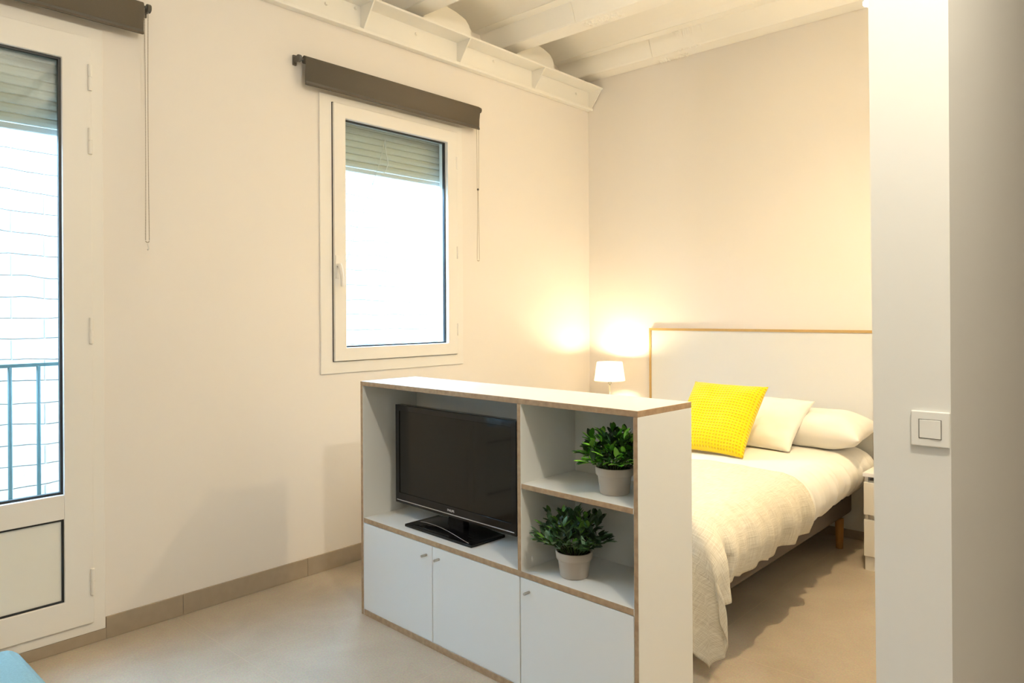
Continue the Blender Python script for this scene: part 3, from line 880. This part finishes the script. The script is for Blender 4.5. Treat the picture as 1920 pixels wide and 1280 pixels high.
def duv(u, v):
    s = (u*2-1)*DL; y = YFT+(YH-YFT)*v
    x, z = section(DUV, abs(s))
    sx = 1 if s > 0 else -1
    side = max(0.0, min(1.0, (abs(s)-(HW-0.12))/0.35))
    # hem height varies along the bed, gathered folds on the side
    fold = 0.011*math.sin(y*41+2*math.sin(y*7)) + 0.007*math.sin(y*83+1.3)
    fold *= 0.15+0.85*max(0, min(1, (y-3.45)/0.3))
    x += side*fold*(0.4+0.6*side)
    side_h = side**3*(0.2+0.8*max(0, min(1, (y-3.45)/0.3)))
    hem = side_h*(0.030*math.sin(y*3.1+0.5)+0.02*max(0, (y-4.45)/0.3))
    z += hem
    # head end rounding
    e = max(0, (y-(YH-0.10))/0.10); z -= 0.05*e*e*(1-side)
    x *= 1-0.03*e*e
    e2 = max(0, ((YFT+0.06)-y)/0.06); z -= 0.05*e2*e2*(1-side)
    nz = noise.noise(Vector((x*3.2, y*3.2, 1.7)))
    z += (1-side)*(0.006*nz + 0.003*noise.noise(Vector((x*9, y*7, 4))))
    return (CXB+sx*x, y, z)
grid_surface(bm, 150, 240, duv)
dv = obj('duvet', bm, M['sheet'], smooth=True)
sol = dv.modifiers.new('thick', 'SOLIDIFY'); sol.thickness = 0.018; sol.offset = -1
tag(dv, 'white cotton duvet spread over the bed', 'duvet')

# throw over the foot of the bed, falling over the right side and the foot corner
TP = [(0, 0.634), (HW-0.20, 0.632), (HW-0.08, 0.628), (HW+0.02, 0.622), (HW+0.076, 0.608), (HW+0.119, 0.582), (HW+0.149, 0.546), (HW+0.168, 0.500), (HW+0.173, 0.455), (HW+0.164, 0.41), (HW+0.145, 0.36), (HW+0.130, 0.29), (HW+0.122, 0.20), (HW+0.120, -0.6)]
SE = HW-0.04    # arc position where the side fall begins
YE = 2.700      # y where the foot fall begins
XE, ZE = section(TP, SE)
def side_fold(b, f):
    return f*(0.012*math.sin(b*24+1+1.5*math.sin(b*6))+0.007*math.sin(b*52)+0.004)
def fall(k):
    """outward offset and drop for a length k of cloth hanging over the foot edge"""
    R = 0.06
    if k < R*PI/2:
        t = k/R; return R*math.sin(t), R*(1-math.cos(t))
    k -= R*PI/2
    return R+0.035*min(1, k/0.3), R+k
CORNER = [(0, 0.165), (9, 0.195), (17, 0.262), (25, 0.238), (32, 0.240), (40, 0.272), (47, 0.255), (52, 0.185), (60, 0.12), (75, 0.05), (90, 0.0)]
def interp(tab, t):
    for (a, va), (b, vb) in zip(tab, tab[1:]):
        if t <= b:
            f = (t-a)/(b-a); f = f*f*(3-2*f)
            return va+(vb-va)*f
    return tab[-1][1]
def throw_pt(a, b):
    """a: arc distance across from the centre (negative = left), b: distance along from the head edge towards the foot"""
    sgn = 1 if a >= 0 else -1; A = abs(a)
    y = 3.60 - b
    dp = max(0, A-SE); dq = max(0, YE-y)
    nz = noise.noise(Vector((a*4, b*4, 9)))*0.006+noise.noise(Vector((a*11, b*9, 3)))*0.004
    if dq <= 0:
        x, z = section(TP, A)
        f = min(1, dp/0.3)
        x += side_fold(b, f); z += (1-f)*nz
        return Vector((CXB+sgn*x, y, z))
    if dp <= 0:
        x, z = section(TP, A)
        h, d = fall(dq)
        return Vector((CXB+sgn*x, YE-h-0.016*math.sin(a*19+0.6)*min(1, dq/0.25), z-d+nz*max(0, 1-dq/0.1)))
    # corner: the cloth hangs as part of a cone with outward folds
    rho = math.hypot(dp, dq); th = math.atan2(dq, dp)
    x0, zs = section(TP, SE+rho)
    hs = x0-XE+side_fold(3.60-YE, min(1, rho/0.3)); ds = ZE-zs
    hf, df = fall(rho)
    w = 0.5-0.5*math.cos(2*th)
    h = hs*(1-w)+hf*w; d = ds*(1-w)+df*w
    s2 = math.sin(2*th)
    g = min(1, rho/0.35)
    h += s2*g*(0.028+0.040*math.sin(6*th-0.6))
    d -= s2*g*0.04*rho
    cx_ = min(1, 1.38*math.cos(th)); sx_ = min(1, 1.38*math.sin(th))
    w2_ = max(0, min(1, (rho-0.12)/0.33)); w2_ = w2_*w2_*(3-2*w2_)
    if sgn > 0:
        xo = cx_*h*(1-w2_) + interp(CORNER, math.degrees(th))*w2_
    else:
        xo = cx_*h
    return Vector((CXB+sgn*(XE+xo), YE-sx_*h, ZE-d+nz*0.3*math.cos(th)**4))
bm = bmesh.new()
TA0, TA1 = -(SE+0.30), SE+0.415
TB = 0.90+0.53
def thr(u, v):
    a = TA0+(TA1-TA0)*u
    skew = 0.035*math.sin(u*5.0+0.4)      # wavy upper edge
    b = -0.055*0 + TB*v + skew*(1-v)
    p = throw_pt(a, b)
    if u > 0.75:                           # irregular hem
        p.z += 0.012*math.sin(b*23+1)*((u-0.75)/0.25)**3
    if p.z < 0.028: p.z = 0.028+0.1*max(-0.1, (p.z-0.028))
    return p
grid_surface(bm, 170, 150, thr, lambda u, v: (u*2.1, v*1.5))
th = obj('throw_blanket', bm, M['throw'], smooth=True)
sol = th.modifiers.new('thick', 'SOLIDIFY'); sol.thickness = 0.004; sol.offset = 1
tag(th, 'cream woven throw hanging over the foot and side of the bed', 'throw')

# ------------------------------------------------------------------ pillows
def pillow(name, label, cat, w, h, t, mat, mtx, seed, pinch=0.10, n=44, wr=0.006, group=None):
    rnd = random.Random(seed)
    bm = bmesh.new()
    uvl = bm.loops.layers.uv.new('UVMap')
    off = Vector((rnd.uniform(0, 50), rnd.uniform(0, 50), 0))
    def P(i, j, s):
        u = -1+2*i/n; v = -1+2*j/n
        # edges pulled in between pointed corners
        x = u*w/2*(1-pinch*(1-v*v)*abs(u)**3)
        y = v*h/2*(1-pinch*(1-u*u)*abs(v)**3)
        b = max(0.0, (1-u**4))*max(0.0, (1-v**4))
        z = s*t/2*b**0.62
        z += s*wr*noise.noise(Vector((u*2.2, v*2.2, s*2))+off)*min(1, b*2)
        crease = noise.noise(Vector((u*1.2+v*3.5, v*1.4-u*2, 5))+off)
        z += s*wr*0.8*crease*min(1, b*2)
        return Vector((x, y, z))
    T = [[bm.verts.new(P(i, j, 1)) for j in range(n+1)] for i in range(n+1)]
    B = [[T[i][j] if i in (0, n) or j in (0, n) else bm.verts.new(P(i, j, -1)) for j in range(n+1)] for i in range(n+1)]
    for i in range(n):
        for j in range(n):
            for G, rev in ((T, 0), (B, 1)):
                q = [(i, j), (i+1, j), (i+1, j+1), (i, j+1)]
                if rev: q = q[::-1]
                f = bm.faces.new([G[a][b] for a, b in q])
                for l, (a, b) in zip(f.loops, q): l[uvl].uv = (a/n, b/n)
    o = obj(name, bm, mat, smooth=True)
    o.matrix_world = mtx
    tag(o, label, cat, group)
    return o
def frame(c, xdir, ydir):
    """matrix with local x, y axes along the given world directions"""
    x = Vector(xdir).normalized(); y = (Vector(ydir)-x*Vector(ydir).dot(x)).normalized(); z = x.cross(y)
    return Matrix(((x.x, y.x, z.x, c[0]), (x.y, y.y, z.y, c[1]), (x.z, y.z, z.z, c[2]), (0, 0, 0, 1)))
pillow('pillow', 'plump white pillow lying flat against the headboard on the right', 'pillow', 0.66, 0.42, 0.20, M['sheet'],
       frame((-1.62, 4.580, 0.727), (1, 0, -0.02), (0, 1, 0.10)), 5, 0.08, wr=0.010)
pillow('cushion', 'square white cushion leaning behind the yellow cushion', 'cushion', 0.46, 0.46, 0.125, M['sheet'],
       frame((-1.835, 4.362, 0.762), (1, -0.02, -0.02), (-0.02, 0.38, 0.26)), 8, 0.09, wr=0.010)
pillow('cushion', 'bright yellow waffle knit cushion at the front of the pillows', 'cushion', 0.475, 0.50, 0.15, M['yellow'],
       frame((-1.968, 3.990, 0.818), (1, -0.012, -0.01), (0.02, 0.336, 0.369)), 2, 0.07, wr=0.008)

# ------------------------------------------------------------------ nightstands and lamp
def nightstand(label, x0):
    O = (x0, 4.30, 0)
    t = thing('nightstand', label, 'nightstand', O, group='white nightstands beside the bed')
    Wn, Dn, Hn = 0.40, 0.48, 0.545
    obj('side_panel', boxbm(0, 0.018, 0.02, Dn, 0, Hn-0.025), M['nightstand'], t, bevel=0.001)
    obj('side_panel', boxbm(Wn-0.018, Wn, 0.02, Dn, 0, Hn-0.025), M['nightstand'], t, bevel=0.001)
    obj('back_panel', boxbm(0.018, Wn-0.018, Dn-0.012, Dn, 0.02, Hn-0.025), M['nightstand'], t)
    obj('top_panel', boxbm(-0.003, Wn+0.003, -0.004, Dn, Hn-0.024, Hn-0.002), M['nightstand'], t, bevel=0.002)
    obj('plinth', boxbm(0.003, Wn-0.003, 0.012, 0.030, 0, 0.075), M['nightstand'], t)
    obj('carcass', boxbm(0.019, Wn-0.019, 0.032, Dn-0.014, 0.03, Hn-0.05), M['nightstand'], t)
    for z0, z1 in ((0.080, 0.282), (0.310, 0.490)):
        obj('drawer_front', boxbm(0.0005, Wn-0.0005, 0.0, 0.018, z0, z1), M['nightstand'], t, bevel=0.0015)
    return t
nightstand('white two drawer nightstand on the right of the bed, cut by the partition', -1.252)
nightstand('white two drawer nightstand under the table lamp', -3.485)

LX, LY, LZ = -3.165, 4.62, 0.5435
lamp = thing('table_lamp', 'small lit table lamp with cream shade in the corner', 'lamp', (LX, LY, LZ))
bm = bmesh.new(); lathe(bm, [(0.001, 0), (0.06, 0), (0.062, 0.006), (0.05, 0.014), (0.012, 0.022), (0.008, 0.03)], 28, cap=False)
obj('base', bm, M['lampmetal'], lamp, smooth=True)
bm = bmesh.new(); lathe(bm, [(0.006, 0.028), (0.006, 0.38)], 14); ball(bm, (0, 0, 0.362), 0.016, 2)
obj('stem', bm, M['lampmetal'], lamp, smooth=True)
bm = bmesh.new(); lathe(bm, [(0.118, 0.378), (0.096, 0.518)], 48, cap=False)
so = obj('lamp_shade', bm, M['shade'], lamp, smooth=True)
bm = bmesh.new(); bmesh.ops.create_uvsphere(bm, u_segments=16, v_segments=10, radius=0.028, matrix=Matrix.Translation((0, 0, 0.44)))
lathe(bm, [(0.014, 0.37), (0.014, 0.42)], 12)
obj('bulb', bm, M['bulb'], lamp, smooth=True)

# ------------------------------------------------------------------ ceiling spots
def spot_fixture(label, x, y, z):
    t = thing('ceiling_spotlight', label, 'spotlight', (x, y, z), group='ceiling spotlights')
    bm = bmesh.new(); lathe(bm, [(0.044, 0.012), (0.044, 0.125), (0.040, 0.130)], 24); 
    obj('housing', bm, M['switch'], t, smooth=False, bevel=0.002)
    bm = bmesh.new(); lathe(bm, [(0.006, 0.128), (0.006, max(0.14, 3.56-z))], 10); obj('stem', bm, M['switch'], t)
    bm = bmesh.new(); lathe(bm, [(0.041, 0.004), (0.041, 0.0115)], 24); obj('lens', bm, M['spotglow'], t)
    return t
SPX, SPY, SPZ = -0.950, 3.445, 2.795
spot_fixture('bright lit ceiling spotlight by the top of the partition', SPX, SPY, SPZ)

# ------------------------------------------------------------------ light switch
sw = thing('light_switch', 'square white light switch on the partition wall end', 'switch', (-0.4055, 1.9, 1.166))
bm = boxbm(-0.040, 0.040, -0.009, -0.0005, -0.041, 0.041); obj('cover_plate', bm, M['switch'], sw, bevel=0.003, segs=3)
bm = bmesh.new(); ring_frame(bm, -0.0235, 0.0235, -0.0225, 0.0225, 0.0012, -0.0098, -0.0088)
for v in bm.verts: v.co = Vector((v.co.y, v.co.x, v.co.z))
obj('rocker_gap', bm, M['blindplastic'], sw)
bm = bmesh.new()
pts = [(-0.0222, -0.0098, -0.0212), (0.0222, -0.0125, -0.0212), (0.0222, -0.0125, 0.0212), (-0.0222, -0.0098, 0.0212)]
a = [bm.verts.new(p) for p in pts]; b = [bm.verts.new((p[0], -0.006, p[2])) for p in pts]
bm.faces.new(a); bm.faces.new(b[::-1])
for i in range(4): bm.faces.new((a[i], a[(i+1) % 4], b[(i+1) % 4], b[i]))
obj('rocker', bm, M['switch'], sw, bevel=0.001)

# ------------------------------------------------------------------ teal sofa in the corner of the picture
sofa = thing('sofa', 'teal fabric sofa, only its seat corner showing at lower left', 'sofa', (-1.85, 0.2, 0))
OS = (-1.85, 0.2, 0)
SX0, SX1 = -2.72, -1.0
bm = boxbm(SX0+0.02, SX1, -0.28, 0.63, 0.12, 0.26); obj('base', shift(bm, OS), M['teal'], sofa, bevel=0.02, segs=3)
bm = boxbm(SX0, SX1, -0.10, 0.655, 0.262, 0.405); obj('seat_cushion', shift(bm, OS), M['teal'], sofa, bevel=0.055, segs=6)
bm = boxbm(SX0, SX1, -0.30, -0.10, 0.262, 0.80); obj('backrest', shift(bm, OS), M['teal'], sofa, bevel=0.05, segs=5)
for lx in (SX0+0.10, SX1-0.08):
    for ly in (-0.2, 0.55):
        bm = bmesh.new(); lathe(bm, [(0.015, 0), (0.022, 0.125)], 14, lx, ly); obj('leg', shift(bm, OS), M['darkwood'], sofa)

# ------------------------------------------------------------------ light
def light(name, typ, loc, col, power, size=0.05, **kw):
    l = bpy.data.lights.new(name, typ); l.color = col; l.energy = power
    if typ == 'POINT' or typ == 'SPOT': l.shadow_soft_size = size
    if typ == 'AREA': l.size = size
    for k, v in kw.items(): setattr(l, k, v)
    o = bpy.data.objects.new(name, l); link(o); o.location = loc
    return o
WARM = (1.0, 0.76, 0.44)
light('ceiling_lamp', 'POINT', (0.0, 1.15, 3.0), (1.0, 0.90, 0.72), 98, 0.05)
sl = light('spot_lamp', 'SPOT', (SPX, SPY, SPZ-0.01), WARM, 145, 0.04, spot_size=math.radians(172), spot_blend=1.0)
ul = light('ceiling_fill', 'SPOT', (SPX, SPY, SPZ+0.17), WARM, 125, 0.04, spot_size=math.radians(172), spot_blend=1.0)  # upward fill added at the spotlight to brighten the ceiling vaults
ul.rotation_euler = (PI, 0, 0)
light('bedside_bulb', 'POINT', (LX, LY, LZ+0.475), (1.0, 0.80, 0.50), 20, 0.03)
light('floor_lamp', 'POINT', (-3.30, -0.30, 1.84), (1.0, 0.80, 0.52), 14, 0.06)
light('unseen_fill', 'AREA', (1.5, -1.8, 3.1), (1.0, 0.95, 0.88), 30, 0.8)  # added area fill behind the camera, lifts the partition's side face
sun = light('sun', 'SUN', (-4, 0, 9), (0.50, 0.76, 1.0), 40, angle=0.02)
sun.rotation_euler = Vector((-0.30, 1.0, -1.25)).to_track_quat('-Z', 'Y').to_euler()
wd = bpy.data.worlds.new('world'); SC.world = wd; wd.use_nodes = True
bg = wd.node_tree.nodes['Background']; bg.inputs['Color'].default_value = (0.36, 0.64, 1.0, 1); bg.inputs['Strength'].default_value = 44.0

SC.view_settings.view_transform = 'Standard'; SC.view_settings.look = 'None'
SC.view_settings.gamma = 1; SC.view_settings.use_curve_mapping = False
SC.view_settings.exposure = 0.0
SC.cycles.use_denoising = True
SC.cycles.max_bounces = 10; SC.cycles.diffuse_bounces = 6; SC.cycles.transparent_max_bounces = 16
SC.cycles.sample_clamp_indirect = 8
